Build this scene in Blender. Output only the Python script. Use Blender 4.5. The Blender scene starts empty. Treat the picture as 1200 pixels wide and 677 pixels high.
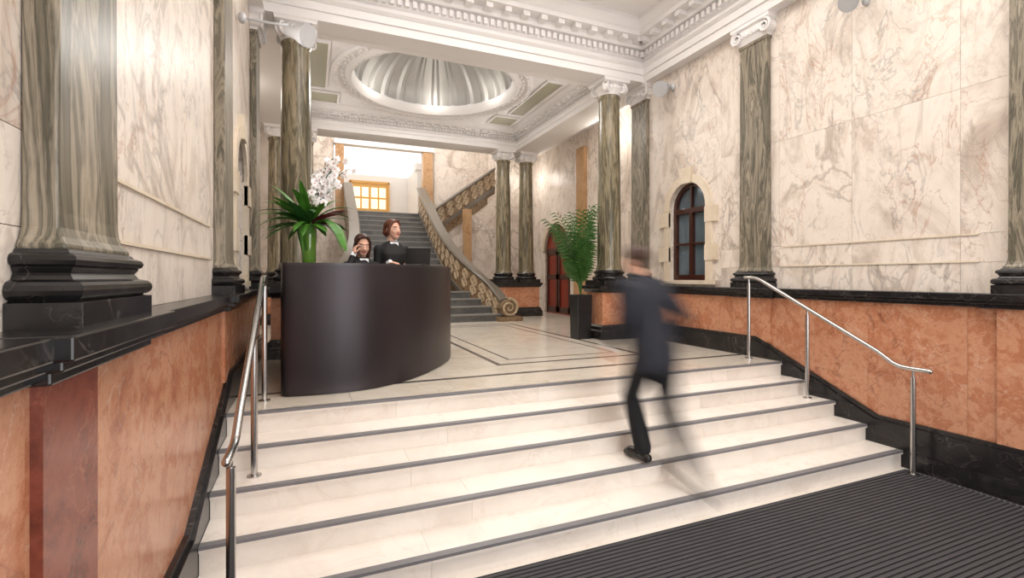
import bpy, bmesh, math, random
from mathutils import Vector, Matrix
random.seed(7)
S=bpy.context.scene
try:
    S.view_settings.view_transform='Standard'
    S.view_settings.look='None'
    S.view_settings.exposure=0.0
except Exception as e: print(e)
V=Vector
# ---------------------------------------------------------------- materials
def _new(name):
    m=bpy.data.materials.new(name); m.use_nodes=True
    nt=m.node_tree; b=nt.nodes['Principled BSDF']; return m,nt,b
def rgb(r,g,b):
    f=lambda c:(c/255/12.92) if c/255<=0.04045 else ((c/255+0.055)/1.055)**2.4
    return (f(r),f(g),f(b),1)
def plain(name,col,rough=.5,metal=0,bump=0,bscale=40,emis=None,estr=0,coat=0,alpha=1,var=.12):
    m,nt,b=_new(name)
    n=nt.nodes.new('ShaderNodeTexNoise'); n.inputs['Scale'].default_value=bscale; n.inputs['Detail'].default_value=4
    tc=nt.nodes.new('ShaderNodeTexCoord'); nt.links.new(tc.outputs['Object'],n.inputs['Vector'])
    mx=nt.nodes.new('ShaderNodeMixRGB'); mx.blend_type='MIX'
    mx.inputs[1].default_value=tuple(c*(1-var) for c in col[:3])+(1,)
    mx.inputs[2].default_value=tuple(min(1,c*(1+var)) for c in col[:3])+(1,)
    nt.links.new(n.outputs['Fac'],mx.inputs[0]); nt.links.new(mx.outputs[0],b.inputs['Base Color'])
    b.inputs['Roughness'].default_value=rough; b.inputs['Metallic'].default_value=metal
    b.inputs['Coat Weight'].default_value=coat; b.inputs['Alpha'].default_value=alpha
    if bump:
        bp=nt.nodes.new('ShaderNodeBump'); bp.inputs['Strength'].default_value=bump; bp.inputs['Distance'].default_value=.01
        nt.links.new(n.outputs['Fac'],bp.inputs['Height']); nt.links.new(bp.outputs[0],b.inputs['Normal'])
    if emis:
        b.inputs['Emission Color'].default_value=emis; b.inputs['Emission Strength'].default_value=estr
    return m
def marble(name,ramp,scale=1.5,distort=1.0,stretch=(1,1,1),rot=(0,0,0),veins=(),rough=.22,island=True,detail=7,spec=.5,nrough=.62):
    m,nt,b=_new(name); N=nt.nodes; L=nt.links
    tc=N.new('ShaderNodeTexCoord'); src=tc.outputs['Object']
    if island:
        g=N.new('ShaderNodeNewGeometry'); mu=N.new('ShaderNodeMath'); mu.operation='MULTIPLY'; mu.inputs[1].default_value=31
        L.new(g.outputs['Random Per Island'],mu.inputs[0])
        cb=N.new('ShaderNodeCombineXYZ')
        for i in range(3): L.new(mu.outputs[0],cb.inputs[i])
        ad=N.new('ShaderNodeVectorMath'); ad.operation='ADD'; L.new(src,ad.inputs[0]); L.new(cb.outputs[0],ad.inputs[1]); src=ad.outputs[0]
    mp=N.new('ShaderNodeMapping'); mp.inputs['Scale'].default_value=stretch; mp.inputs['Rotation'].default_value=rot
    L.new(src,mp.inputs['Vector'])
    n=N.new('ShaderNodeTexNoise'); n.inputs['Scale'].default_value=scale; n.inputs['Detail'].default_value=detail
    n.inputs['Roughness'].default_value=nrough; n.inputs['Distortion'].default_value=distort
    L.new(mp.outputs[0],n.inputs['Vector'])
    cr=N.new('ShaderNodeValToRGB'); L.new(n.outputs['Fac'],cr.inputs[0])
    e=cr.color_ramp.elements
    while len(e)>1: e.remove(e[-1])
    e[0].position=ramp[0][0]; e[0].color=ramp[0][1]
    for p,c in ramp[1:]:
        x=e.new(p); x.color=c
    out=cr.outputs[0]
    for (vs,w,vc,st,vd) in veins:
        vn=N.new('ShaderNodeTexNoise'); vn.inputs['Scale'].default_value=vs; vn.inputs['Detail'].default_value=6
        vn.inputs['Roughness'].default_value=.55; vn.inputs['Distortion'].default_value=vd
        L.new(mp.outputs[0],vn.inputs['Vector'])
        s=N.new('ShaderNodeMath'); s.operation='SUBTRACT'; s.inputs[1].default_value=.5; L.new(vn.outputs['Fac'],s.inputs[0])
        a=N.new('ShaderNodeMath'); a.operation='ABSOLUTE'; L.new(s.outputs[0],a.inputs[0])
        mr=N.new('ShaderNodeMapRange'); mr.inputs['From Min'].default_value=0; mr.inputs['From Max'].default_value=w
        mr.inputs['To Min'].default_value=st; mr.inputs['To Max'].default_value=0; L.new(a.outputs[0],mr.inputs['Value'])
        n3=N.new('ShaderNodeTexNoise'); n3.inputs['Scale'].default_value=vs*.7; L.new(mp.outputs[0],n3.inputs['Vector'])
        m3=N.new('ShaderNodeMapRange'); m3.inputs['From Min'].default_value=.4; m3.inputs['From Max'].default_value=.6; L.new(n3.outputs['Fac'],m3.inputs['Value'])
        mm=N.new('ShaderNodeMath'); mm.operation='MULTIPLY'; L.new(mr.outputs[0],mm.inputs[0]); L.new(m3.outputs[0],mm.inputs[1])
        mx=N.new('ShaderNodeMixRGB'); mx.inputs[2].default_value=vc; L.new(mm.outputs[0],mx.inputs[0]); L.new(out,mx.inputs[1]); out=mx.outputs[0]
    L.new(out,b.inputs['Base Color']); b.inputs['Roughness'].default_value=rough
    b.inputs['Specular IOR Level'].default_value=spec
    return m
M={}
M['white']=marble('marble_cream_veined',[(.25,rgb(172,156,144)),(.38,rgb(204,190,177)),(.47,rgb(224,212,200)),(.56,rgb(229,218,207)),(.64,rgb(210,196,182)),(.78,rgb(224,212,200))],scale=1.1,distort=1.2,rot=(.75,.2,.3),stretch=(1,1.5,.8),
  veins=[(.8,.030,rgb(138,122,108),.55,1.5),(1.9,.020,rgb(124,116,112),.48,1.2),(1.2,.010,rgb(164,110,70),.5,1.6),(5,.016,rgb(150,136,126),.35,1.0)],rough=.33,spec=.38)
M['cream']=marble('marble_surround',[(.3,rgb(206,188,164)),(.6,rgb(224,210,190))],scale=2,rough=.35,veins=[(3,.02,rgb(190,160,120),.3,1)])
M['orange']=marble('marble_salmon_breccia',[(.22,rgb(116,66,50)),(.33,rgb(154,96,72)),(.41,rgb(186,126,94)),(.48,rgb(200,146,114)),(.54,rgb(176,112,80)),(.62,rgb(198,144,112)),(.8,rgb(210,180,156))],scale=1.9,distort=.12,rot=(.5,.3,0),detail=15,nrough=.74,
  veins=[(3.5,.010,rgb(220,198,180),.4,.5),(2,.010,rgb(100,58,46),.55,.5),(6,.010,rgb(120,70,54),.4,.5)],rough=.26)
M['red']=marble('marble_dark_red',[(.25,rgb(70,34,28)),(.42,rgb(112,58,46)),(.55,rgb(138,74,58)),(.8,rgb(92,46,38))],scale=5,distort=.15,detail=14,nrough=.72,veins=[(5,.012,rgb(180,120,96),.4,.6)],rough=.25)
M['green']=marble('marble_cipollino',[(.25,rgb(64,60,46)),(.36,rgb(112,103,80)),(.44,rgb(78,72,56)),(.5,rgb(146,134,108)),(.56,rgb(92,85,66)),(.64,rgb(158,144,118)),(.75,rgb(88,80,62))],scale=1.3,distort=.5,stretch=(5,5,.42),island=False,rough=.22,detail=6)
M['greenl']=marble('marble_cipollino_wavy',[(.25,rgb(66,63,53)),(.36,rgb(118,110,95)),(.43,rgb(80,76,64)),(.5,rgb(152,141,123)),(.56,rgb(96,90,77)),(.64,rgb(164,152,134)),(.76,rgb(88,82,68))],scale=1.0,distort=1.3,stretch=(7,7,.9),island=False,rough=.34,detail=7,spec=.4)
M['black']=marble('marble_black',[(.3,rgb(16,15,16)),(.55,rgb(32,30,31)),(.8,rgb(54,50,50))],scale=4,rough=.24,veins=[(3,.010,rgb(120,110,102),.4,1.5)])
M['step']=marble('marble_step',[(.3,rgb(222,212,202)),(.55,rgb(236,228,219)),(.8,rgb(228,218,207))],scale=1.3,rough=.25,veins=[(2,.02,rgb(202,186,168),.3,1.2)])
M['floor']=marble('marble_floor',[(.3,rgb(204,192,176)),(.55,rgb(222,212,198)),(.8,rgb(212,200,184))],scale=1.6,rough=.12,veins=[(2,.02,rgb(182,158,132),.4,1.2)])
M['inlay']=plain('stone_inlay_grey',rgb(92,86,82),.25)
M['nose']=plain('nosing_grey',rgb(120,118,120),.35,bump=.2,bscale=200)
M['plaster']=plain('plaster_white',rgb(233,229,227),.55,var=.03)
M['olive']=plain('plaster_olive',rgb(166,162,140),.6,var=.05)
M['dome']=plain('dome_silver_leaf',rgb(172,170,166),.42,.4,var=.05)
M['mat']=plain('mat_rubber',rgb(60,58,61),.8,bscale=90,bump=.3)
M['matbase']=plain('mat_base',rgb(20,20,22),.9)
M['steel']=plain('steel_brushed',rgb(192,190,188),.24,1,var=.05)
M['lampw']=plain('lamp_painted_silver',rgb(190,190,192),.35,.2,var=.04)
M['desk']=plain('desk_bronze_black',rgb(58,52,55),.34,.55,bscale=3,var=.1)
M['desktop']=plain('desk_top_dark',rgb(52,46,48),.3)
M['grey']=marble('stair_grey_marble',[(.3,rgb(66,66,66)),(.6,rgb(98,96,92)),(.8,rgb(80,78,78))],scale=3,rough=.3)
M['greyl']=plain('stair_tread_light',rgb(128,124,118),.35)
M['railg']=plain('balustrade_rail_grey',rgb(106,98,88),.35)
M['breccia']=marble('balustrade_breccia',[(.28,rgb(60,42,30)),(.42,rgb(104,80,56)),(.5,rgb(148,126,98)),(.58,rgb(90,66,44)),(.7,rgb(138,114,88)),(.85,rgb(52,38,28))],scale=7,distort=2,rough=.3)
M['carve']=marble('balustrade_carving',[(.3,rgb(142,120,94)),(.6,rgb(186,166,138))],scale=9,rough=.35)
M['tan']=marble('marble_tan',[(.3,rgb(158,118,82)),(.5,rgb(190,152,112)),(.7,rgb(172,130,90))],scale=3,rough=.25,veins=[(4,.02,rgb(120,80,50),.5,1)])
M['wood']=plain('wood_mahogany',rgb(58,24,14),.3,bscale=8,var=.3,coat=.3)
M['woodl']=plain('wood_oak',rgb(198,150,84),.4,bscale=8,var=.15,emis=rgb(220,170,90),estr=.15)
M['glass']=plain('window_glass',rgb(108,122,132),.06,.3)
M['glow']=plain('lit_glass',rgb(250,236,200),.3,emis=rgb(255,240,196),estr=.8)
M['sky']=plain('skylight_glass',rgb(255,250,240),.4,emis=(1,.972,.93,1),estr=4.6)
M['corr']=plain('corridor_ceiling_added_glow',rgb(255,255,255),.4,emis=(1,.97,.91,1),estr=1.1)  # plain white ceiling; its brightness is put in as emission
M['leaf']=plain('leaf_green',rgb(70,122,40),.4,var=.35,bscale=12)
M['leafp']=plain('palm_green',rgb(56,100,38),.45,var=.35,bscale=12)
M['leafd']=plain('leaf_dark',rgb(38,82,32),.4,var=.35,bscale=12)
M['leafr']=plain('leaf_burgundy',rgb(104,34,40),.4,var=.3)
M['petal']=plain('orchid_petal',rgb(250,247,246),.5,var=.02)
M['pink']=plain('orchid_lip',rgb(214,150,150),.5)
M['vase']=plain('vase_green_glass',rgb(96,138,50),.08,coat=.5)
M['pot']=plain('planter_black',rgb(20,20,22),.3)
M['soil']=plain('soil',rgb(50,36,26),.9,bump=.5)
M['skin']=plain('skin',rgb(222,172,148),.5,var=.05)
M['suit']=plain('suit_navy',rgb(24,27,38),.8,bscale=60)
M['trouser']=plain('trousers_black',rgb(17,17,21),.85,bscale=60)
M['blackcloth']=plain('jacket_black',rgb(16,15,17),.75,bscale=60)
M['shirt']=plain('shirt_white',rgb(236,236,240),.7,var=.03)
M['hairb']=plain('hair_dark_brown',rgb(62,34,24),.45,bscale=80,var=.4)
M['haira']=plain('hair_auburn',rgb(92,48,30),.45,bscale=80,var=.4)
M['lip']=plain('lip',rgb(170,62,58),.4)
M['eyew']=plain('eye_white',rgb(240,238,234),.2)
M['eyeb']=plain('eye_iris',rgb(40,26,18),.2)
M['shoe']=plain('shoe_leather',rgb(22,18,16),.3)
M['screen']=plain('laptop_shell',rgb(18,18,20),.3)
# ---------------------------------------------------------------- mesh helpers
def finish(bm,name,mats,parent=None,smooth=False,mods=None,bevel=0,recalc=True):
    if recalc: bmesh.ops.recalc_face_normals(bm,faces=bm.faces)
    me=bpy.data.meshes.new(name); bm.to_mesh(me); bm.free()
    if not isinstance(mats,(list,tuple)): mats=[mats]
    for m in mats: me.materials.append(M[m] if isinstance(m,str) else m)
    o=bpy.data.objects.new(name,me); S.collection.objects.link(o)
    if parent: o.parent=parent
    if smooth:
        for p in me.polygons: p.use_smooth=True
        if smooth=='auto':
            try: me.set_sharp_from_angle(angle=math.radians(35))
            except Exception as e: print(e)
    if bevel:
        b=o.modifiers.new('bev','BEVEL'); b.width=bevel; b.segments=2; b.limit_method='ANGLE'
    return o
def empty(name,loc=(0,0,0),rz=0):
    e=bpy.data.objects.new(name,None); e.empty_display_size=.2; e.location=loc; e.rotation_euler=(0,0,rz)
    S.collection.objects.link(e); return e
def box(bm,x0,x1,y0,y1,z0,z1,mi=0):
    if x0>x1:x0,x1=x1,x0
    if y0>y1:y0,y1=y1,y0
    v=[bm.verts.new(p) for p in [(x0,y0,z0),(x1,y0,z0),(x1,y1,z0),(x0,y1,z0),(x0,y0,z1),(x1,y0,z1),(x1,y1,z1),(x0,y1,z1)]]
    for f in [(0,3,2,1),(4,5,6,7),(0,1,5,4),(1,2,6,5),(2,3,7,6),(3,0,4,7)]:
        fc=bm.faces.new([v[i] for i in f]); fc.material_index=mi
def prism(bm,poly,a0,a1,axis='x',mi=0):
    def P(p,a): return (a,p[0],p[1]) if axis=='x' else ((p[0],a,p[1]) if axis=='y' else (p[0],p[1],a))
    A=[bm.verts.new(P(p,a0)) for p in poly]; B=[bm.verts.new(P(p,a1)) for p in poly]
    n=len(poly); fs=[bm.faces.new(A),bm.faces.new(B[::-1])]
    for i in range(n): fs.append(bm.faces.new([A[i],B[i],B[(i+1)%n],A[(i+1)%n]]))
    for f in fs: f.material_index=mi
def lathe(bm,prof,cx=0,cy=0,n=32,mi=0,sx=1,sy=1,cap=True,a0=0):
    rings=[]
    for r,z in prof:
        rings.append([bm.verts.new((cx+sx*r*math.cos(a0+2*math.pi*i/n),cy+sy*r*math.sin(a0+2*math.pi*i/n),z)) for i in range(n)])
    for a,b in zip(rings,rings[1:]):
        for i in range(n):
            f=bm.faces.new([a[i],a[(i+1)%n],b[(i+1)%n],b[i]]); f.material_index=mi
    if cap:
        for r in (rings[0],rings[-1]):
            f=bm.faces.new(r); f.material_index=mi
def rectlathe(bm,prof,x0,x1,y0,y1,mi=0,sides=(1,1,1,1)):
    rings=[]
    for d,z in prof:
        rings.append([bm.verts.new(p) for p in [(x0-d*sides[0],y0-d*sides[2],z),(x1+d*sides[1],y0-d*sides[2],z),(x1+d*sides[1],y1+d*sides[3],z),(x0-d*sides[0],y1+d*sides[3],z)]])
    for a,b in zip(rings,rings[1:]):
        for i in range(4):
            f=bm.faces.new([a[i],a[(i+1)%4],b[(i+1)%4],b[i]]); f.material_index=mi
    for r in (rings[0],rings[-1]):
        f=bm.faces.new(r); f.material_index=mi
def tube(bm,pts,rad,n=12,mi=0,flat=1.0,side=None):
    pts=[V(p) for p in pts]
    if not isinstance(rad,(list,tuple)): rad=[rad]*len(pts)
    rings=[]; up=side and V(side)
    for i,p in enumerate(pts):
        t=(pts[min(i+1,len(pts)-1)]-pts[max(i-1,0)]).normalized()
        if up is None:
            up=V((0,0,1)) if abs(t.z)<.9 else V((1,0,0))
        a=(up-t*up.dot(t))
        if a.length<1e-4: a=V((0,1,0))-t*t.y
        a.normalize(); b=t.cross(a).normalized(); up=a
        rings.append([bm.verts.new(p+a*rad[i]*math.cos(2*math.pi*k/n)+b*rad[i]*flat*math.sin(2*math.pi*k/n)) for k in range(n)])
    for a,b in zip(rings,rings[1:]):
        for k in range(n):
            f=bm.faces.new([a[k],a[(k+1)%n],b[(k+1)%n],b[k]]); f.material_index=mi
    for r in (rings[0],rings[-1]):
        f=bm.faces.new(r); f.material_index=mi
def capsule(bm,pts,rad,n=12,mi=0,**k):
    pts=[V(p) for p in pts]; 
    if not isinstance(rad,(list,tuple)): rad=[rad]*len(pts)
    d0=(pts[0]-pts[1]).normalized(); d1=(pts[-1]-pts[-2]).normalized()
    P=[pts[0]+d0*rad[0]*.9,pts[0]+d0*rad[0]*.55]+pts+[pts[-1]+d1*rad[-1]*.55,pts[-1]+d1*rad[-1]*.9]
    R=[rad[0]*.4,rad[0]*.82]+list(rad)+[rad[-1]*.82,rad[-1]*.4]
    tube(bm,P,R,n,mi,**k)
def ball(bm,c,r,mi=0,u=20,v=14,rot=None):
    if not isinstance(r,(list,tuple)): r=(r,r,r)
    mt=Matrix.Translation(V(c))@(rot.to_4x4() if rot else Matrix.Identity(4))@Matrix.Diagonal((r[0],r[1],r[2],1))
    ret=bmesh.ops.create_uvsphere(bm,u_segments=u,v_segments=v,radius=1,matrix=mt)
    for vv in ret['verts']:
        for f in vv.link_faces: f.material_index=mi
def sweeprect(bm,prof,x0,x1,y0,y1,mi=0):
    rings=[[bm.verts.new(p) for p in [(x0+d,y0+d,z),(x1-d,y0+d,z),(x1-d,y1-d,z),(x0+d,y1-d,z)]] for d,z in prof]
    for a,b in zip(rings,rings[1:]):
        for i in range(4):
            f=bm.faces.new([a[i],a[(i+1)%4],b[(i+1)%4],b[i]]); f.material_index=mi
# ---------------------------------------------------------------- constants
XL,XR=-.69,5.27
ZA=4.25
NY=[2.76,3.075,3.39,3.705,4.02]; RZ=.158; ZF=-.79
LED0,LED1=.78,.867
# ---------------------------------------------------------------- floors
bm=bmesh.new()
box(bm,-3,8,-2.6,2.78,ZF-.2,ZF)
finish(bm,'floor_lower','step')
bm=bmesh.new()
box(bm,XL+.16,XR-.16,-2.2,2.72,ZF,ZF+.006,0)
y=-2.15
while y<2.70:
    box(bm,XL+.17,XR-.17,y,y+.024,ZF+.006,ZF+.014,1); y+=.036
finish(bm,'entrance_mat',['matbase','mat'])
bm=bmesh.new()
box(bm,-3,8,4.075,15.3,-.3,-.012,1)
x=-2.4
while x<7:
    y=4.077
    while y<15:
        box(bm,x+.0012,x+.8988,y+.0012,y+.8988,-.02,0,0); y+=.9
    x+=.9
def inlay(x0,x1,y0,y1): box(bm,x0,x1,y0,y1,-.01,.0012,1)
inlay(XL,XR,4.58,4.65)
for (x0,x1,y0,y1) in [(1.95,4.0,5.1,9.6),(2.2,3.75,5.4,9.3)]:
    w=.06 if x0<2 else .03
    inlay(x0,x1,y0,y0+w); inlay(x0,x1,y1-w,y1); inlay(x0,x0+w,y0+w,y1-w); inlay(x1-w,x1,y0+w,y1-w)
finish(bm,'floor_upper',['floor','inlay'])
# steps
bm=bmesh.new()
for i,yn in enumerate(NY):
    zt=ZF+RZ*(i+1)
    yb=NY[i+1]+.05 if i<4 else 4.074
    xs=[-.57,.75,2.05,3.35,4.4,5.15]
    xs=[xs[0]]+[v+(.25 if i%2 else -.1) for v in xs[1:-1]]+[xs[-1]]
    for a,b in zip(xs,xs[1:]):
        box(bm,a+.0008,b-.0008,yn+.018,yn+.05,zt-RZ,zt-.0335,0)
        box(bm,a+.0008,b-.0008,yn+.052,yb,zt-.033,zt,0)
        box(bm,a+.0008,b-.0008,yn+.001,yn+.052,zt-.033,zt-.018,0)
    box(bm,-.57,5.15,yn,yn+.052,zt-.018,zt+.001,1)
    box(bm,-.57,5.15,yn+.05,4.07,ZF,zt-.036,0)
finish(bm,'entrance_steps',['step','nose'])
# ---------------------------------------------------------------- side walls
def arch_pts(yc,r,zs,n=20): return [(yc+r*math.cos(math.pi*i/n),zs+r*math.sin(math.pi*i/n)) for i in range(n+1)]
def sidewall(side):
    R=side=='right'
    X=(lambda d: XR-d) if R else (lambda d: XL+d)
    X2=lambda d:X(d-.03)
    bm=bmesh.new()
    th=-.15
    ycuts=[-2.2,-.6,.4,1.45,2.38,3.3,4.15,5.05]
    zc=[LED1,1.13,1.38,2.66,ZA]
    g=.0012
    def slab(y0,y1,z0,z1,mi=0): box(bm,X(0),X(th),y0+g,y1-g,z0+g,z1-g,mi)
    for a,b in zip(ycuts,ycuts[1:]):
        for c,d in zip(zc,zc[1:]): slab(a,b,c,d)
    slab(6.35,7.05,LED1,ZA)
    slab(5.05,6.35,LED1,.96); slab(5.05,5.32,.96,2.06); slab(6.08,6.35,.96,2.06)
    poly=[(5.05,2.06)]+[(5.05,ZA-.002),(6.35,ZA-.002),(6.35,2.06)]+arch_pts(5.70,.38,2.06)
    prism(bm,poly,X(0),X(th),'x',0)
    for (a,b) in [(2.25,4.1)]:
        box(bm,X(0),X(.012),a,b,1.13,1.145,1); box(bm,X(0),X(.012),a,b,1.365,1.38,1)
    ring=arch_pts(5.70,.50,2.06)+arch_pts(5.70,.38,2.06)[::-1]
    prism(bm,ring,X(-.02),X(.035),'x',1)
    for y0,y1 in [(5.20,5.32),(6.08,6.20)]: box(bm,X(-.02),X(.035),y0,y1,.96,2.06,1)
    box(bm,X(-.02),X(.05),5.16,6.24,.90,.96,1)
    for z in (1.25,1.80): 
        for y0,y1 in [(5.10,5.32),(6.08,6.30)]: box(bm,X(0),X(.05),y0,y1,z,z+.22,1)
    prism(bm,[(5.60,2.42),(5.80,2.42),(5.84,2.66),(5.56,2.66)],X(-.02),X(.06),'x',1)
    box(bm,X(-.16),X(-.32),-2.2,7.1,ZF-.1,5.1,0)
    finish(bm,'wall_'+side,['white','cream'],bevel=0)
    w=empty('window_%d'%(1 if R else 2))
    bm=bmesh.new()
    o=arch_pts(5.70,.379,2.06); inn=arch_pts(5.70,.32,2.06)
    prism(bm,o+inn[::-1],X(-.06),X(-.13),'x')
    box(bm,X(-.06),X(-.13),5.321,5.38,.961,2.06); box(bm,X(-.06),X(-.13),6.02,6.079,.961,2.06)
    box(bm,X(-.06),X(-.13),5.38,6.02,.961,1.04)
    box(bm,X(-.055),X(-.12),5.38,6.02,1.98,2.06)
    box(bm,X(-.055),X(-.12),5.67,5.73,1.04,1.98)
    box(bm,X(-.06),X(-.11),5.38,6.02,1.50,1.53)
    box(bm,X(-.06),X(-.11),5.685,5.715,2.06,2.38)
    finish(bm,'frame','wood',w,bevel=.004)
    bm=bmesh.new(); prism(bm,[(5.36,1.0)]+[(6.04,1.0)]+arch_pts(5.70,.34,2.06),X(-.12),X(-.14),'x')
    finish(bm,'pane','glass',w)
    bm=bmesh.new()
    pil=[1.83,4.47] 
    yc=[-2.2,-.9,.3,1.48]+[2.30,3.1,4.14]+[4.80,5.6,7.05]
    for a,b in zip(yc,yc[1:]):
        prism(bm,[(a+g,ZF),(b-g,ZF),(b-g,LED0),(a+g,LED0)],X2(.10),X(-.15),'x',0)
    if R:
        for c in pil: box(bm,X2(.09),X2(.122),c-.27,c+.27,ZF+.3 if c<3 else 0.2,LED0,0)
    else:
        box(bm,X2(.09),X2(.125),1.50,1.82,ZF+.3,LED0,1); box(bm,X2(.09),X2(.115),4.2,4.74,.2,LED0,0)
    finish(bm,'dado_'+side,['orange','red'])
    bm=bmesh.new()
    prism(bm,[(-2.2,ZF),(2.9,ZF),(4.4,-.02),(7.05,-.02),(7.05,.22),(4.42,.22),(3.02,-.40),(-2.2,-.40)],X2(.148),X2(.05),'x')
    prism(bm,[(-2.2,-.42),(3.02,-.42),(4.42,.20),(7.05,.20),(7.05,.26),(4.40,.26),(3.0,-.36),(-2.2,-.36)],X2(.128),X2(.05),'x')
    box(bm,X2(.165),X2(.05),-2.2,2.7,ZF,ZF+.16)
    finish(bm,'baseboard_'+side,'black')
    bm=bmesh.new()
    rx=lambda a,b:(min(X2(a),X2(b)),max(X2(a),X2(b)))
    for (d,z0,z1) in [(.13,LED0-.03,LED0),(.165,LED0,LED0+.03),(.19,LED0+.028,LED1)]:
        a,b=rx(-.07,d); box(bm,a,b,-2.2,7.05,z0,z1-.0005)
    for c in pil:
        for (d,z0,z1) in [(.16,LED0-.035,LED0),(.195,LED0,LED0+.03),(.225,LED0+.028,LED1+.001)]:
            a,b=rx(-.07,d); e=.0 if c>3 else .06
            box(bm,a,b,c-.32-e-(d-.16),c+.32+e+(d-.16),z0,z1)
    finish(bm,'trim_ledge_'+side,'black',bevel=.006)
    for c in pil+[-.81]: pilaster(X,c,R)
    pilaster(X,6.79,R)
def spiral(bm,c,ax1,ax2,r0,turns=1.9,w=.016,mi=0,sgn=1):
    c=V(c);pts=[];rad=[];N=34
    for i in range(N+1):
        f=i/N; a=sgn*f*turns*2*math.pi+math.pi/2; r=r0*(1-f)**1.0*.92+r0*.08
        pts.append(c+V(ax1)*r*math.cos(a)+V(ax2)*r*math.sin(a)); rad.append(w*(1-.55*f))
    tube(bm,pts,rad,8,mi)
def pilaster(X,yc,R):
    p=empty('pilaster',(0,0,0)); hw=.21; D=.08
    bm=bmesh.new()
    x0,x1=sorted((X(.002),X(D)))
    zs=LED1+.205; zt=ZA-.24
    sd=(1,0,1,1) if R else (0,1,1,1)
    prof=[(.026,zs),(.024,zs+.015),(.010,zs+.035),(.003,zs+.06),(0,zs+.10),(-.008,zt-.06),(-.008,zt-.05),(.008,zt-.04),(.008,zt-.015),(0,zt)]
    rectlathe(bm,prof,x0,x1,yc-hw,yc+hw,0,sd)
    finish(bm,'shaft','greenl',p,bevel=.008)
    bm=bmesh.new(); k=.82
    pb=[(.075,0),(.075,.085),(.055,.09)]
    for i in range(7):
        a=-math.pi/2+math.pi*i/6; pb.append((.055+.022*math.cos(a),.122+.03*math.sin(a)))
    pb+=[(.045,.155),(.035,.175),(.045,.195)]
    for i in range(5):
        a=-math.pi/2+math.pi*i/4; pb.append((.042+.014*math.cos(a),.217+.02*math.sin(a)))
    pb+=[(.034,.24),(.028,.252)]
    pb=[(d,LED1+z*k) for d,z in pb]
    rectlathe(bm,pb,x0,x1,yc-hw,yc+hw,0,sd)
    finish(bm,'base','black',p,bevel=.003)
    bm=bmesh.new()
    rectlathe(bm,[(0,zt),(.01,zt+.02),(.03,zt+.07),(.045,zt+.1),(.045,zt+.17)],x0,x1,yc-hw,yc+hw,0,sd)
    rectlathe(bm,[(.05,zt+.17),(.075,zt+.19),(.075,zt+.225),(.085,zt+.238)],x0,x1,yc-hw,yc+hw,0,sd)
    for q in (-1,1):
        cy=yc+q*(hw+.0); cx=X(D+.05)
        spiral(bm,(cx,cy,zt+.10),(0,q,0),(0,0,1),.085,w=.02,sgn=-1)
        a,b=sorted((X(D+.045),X(0.002))); tube(bm,[(a,cy,zt+.10),(b,cy,zt+.10)],.075,16)
    for k in range(5):
        ball(bm,(X(D+.045),yc-.12+.06*k,zt+.10),(.02,.022,.032),u=10,v=8)
    finish(bm,'capital','plaster',p,smooth='auto')
sidewall('right'); sidewall('left')
bm=bmesh.new()
box(bm,XL-.3,0.3,-2.4,-2.2,ZF,5.1); box(bm,4.3,XR+.3,-2.4,-2.2,ZF,5.1); box(bm,.3,4.3,-2.4,-2.2,3.4,5.1)
finish(bm,'wall_entrance','white')
d=empty('door_1'); bm=bmesh.new()
for x in (.3,1.3,2.26,3.22,4.2): box(bm,x,x+.1,-2.38,-2.28,ZF,3.4)
for z in (ZF,1.5,3.3): box(bm,.3,4.3,-2.37,-2.29,z,z+.1)
finish(bm,'entrance_frame','wood',d)
# ---------------------------------------------------------------- entablatures
def entab(name,prof,x0,x1,y0,y1,dent,mod):
    bm=bmesh.new(); sweeprect(bm,prof,x0,x1,y0,y1)
    def row(d0,d1,z0,z1,w,step):
        a=x0+d0
        n=int((x1-x0-2*d1)/step)
        for i in range(n+1):
            c=x0+d1+ (x1-x0-2*d1)*i/n
            box(bm,c-w/2,c+w/2,y1-d0,y1-d1,z0,z1); box(bm,c-w/2,c+w/2,y0+d0,y0+d1,z0,z1)
        n=int((y1-y0-2*d1)/step)
        for i in range(n+1):
            c=y0+d1+(y1-y0-2*d1)*i/n
            box(bm,x0+d0,x0+d1,c-w/2,c+w/2,z0,z1); box(bm,x1-d0,x1-d1,c-w/2,c+w/2,z0,z1)
    for r in dent+mod: row(*r)
    return finish(bm,name,'plaster')
entab('trim_entablature_front',[(0,ZA),(.16,ZA),(.16,4.36),(.185,4.365),(.185,4.46),(.20,4.47),(.23,4.50),(.23,4.52),(.17,4.53),(.17,4.58),(.20,4.60),(.20,4.72),(.27,4.73),(.29,4.77),(.29,4.83),(.46,4.835),(.46,4.90),(.49,4.92),(.53,4.98),(.55,5.02),(.55,5.10)],
      XL,XR,-2.2,6.71,[(.19,.26,4.615,4.70,.055,.10)],[(.28,.43,4.765,4.832,.10,.27),(.20,.215,4.48,4.515,.02,.045)])
entab('trim_entablature_rear',[(0,ZA),(.15,ZA),(.15,4.34),(.175,4.345),(.175,4.41),(.21,4.43),(.14,4.44),(.14,4.49),(.17,4.50),(.17,4.56),(.22,4.57),(.22,4.61),(.32,4.615),(.32,4.66),(.37,4.73),(.38,4.762)],
      -.55,5.0,6.9,11.45,[(.16,.215,4.505,4.555,.04,.075)],[(.21,.30,4.575,4.614,.06,.2)])
bm=bmesh.new()
box(bm,XL-.15,XR+.15,6.71,6.9,ZA+.001,5.1)
box(bm,5.0,5.5,6.9,11.9,ZA+.001,5.0); box(bm,-.95,-.55,6.9,11.9,ZA+.001,5.0); box(bm,-.55,5.0,11.45,11.9,ZA+.001,5.0)
box(bm,-2.4,7,11.75,11.9,5.0,7)
finish(bm,'ceiling_beams','plaster')
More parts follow.
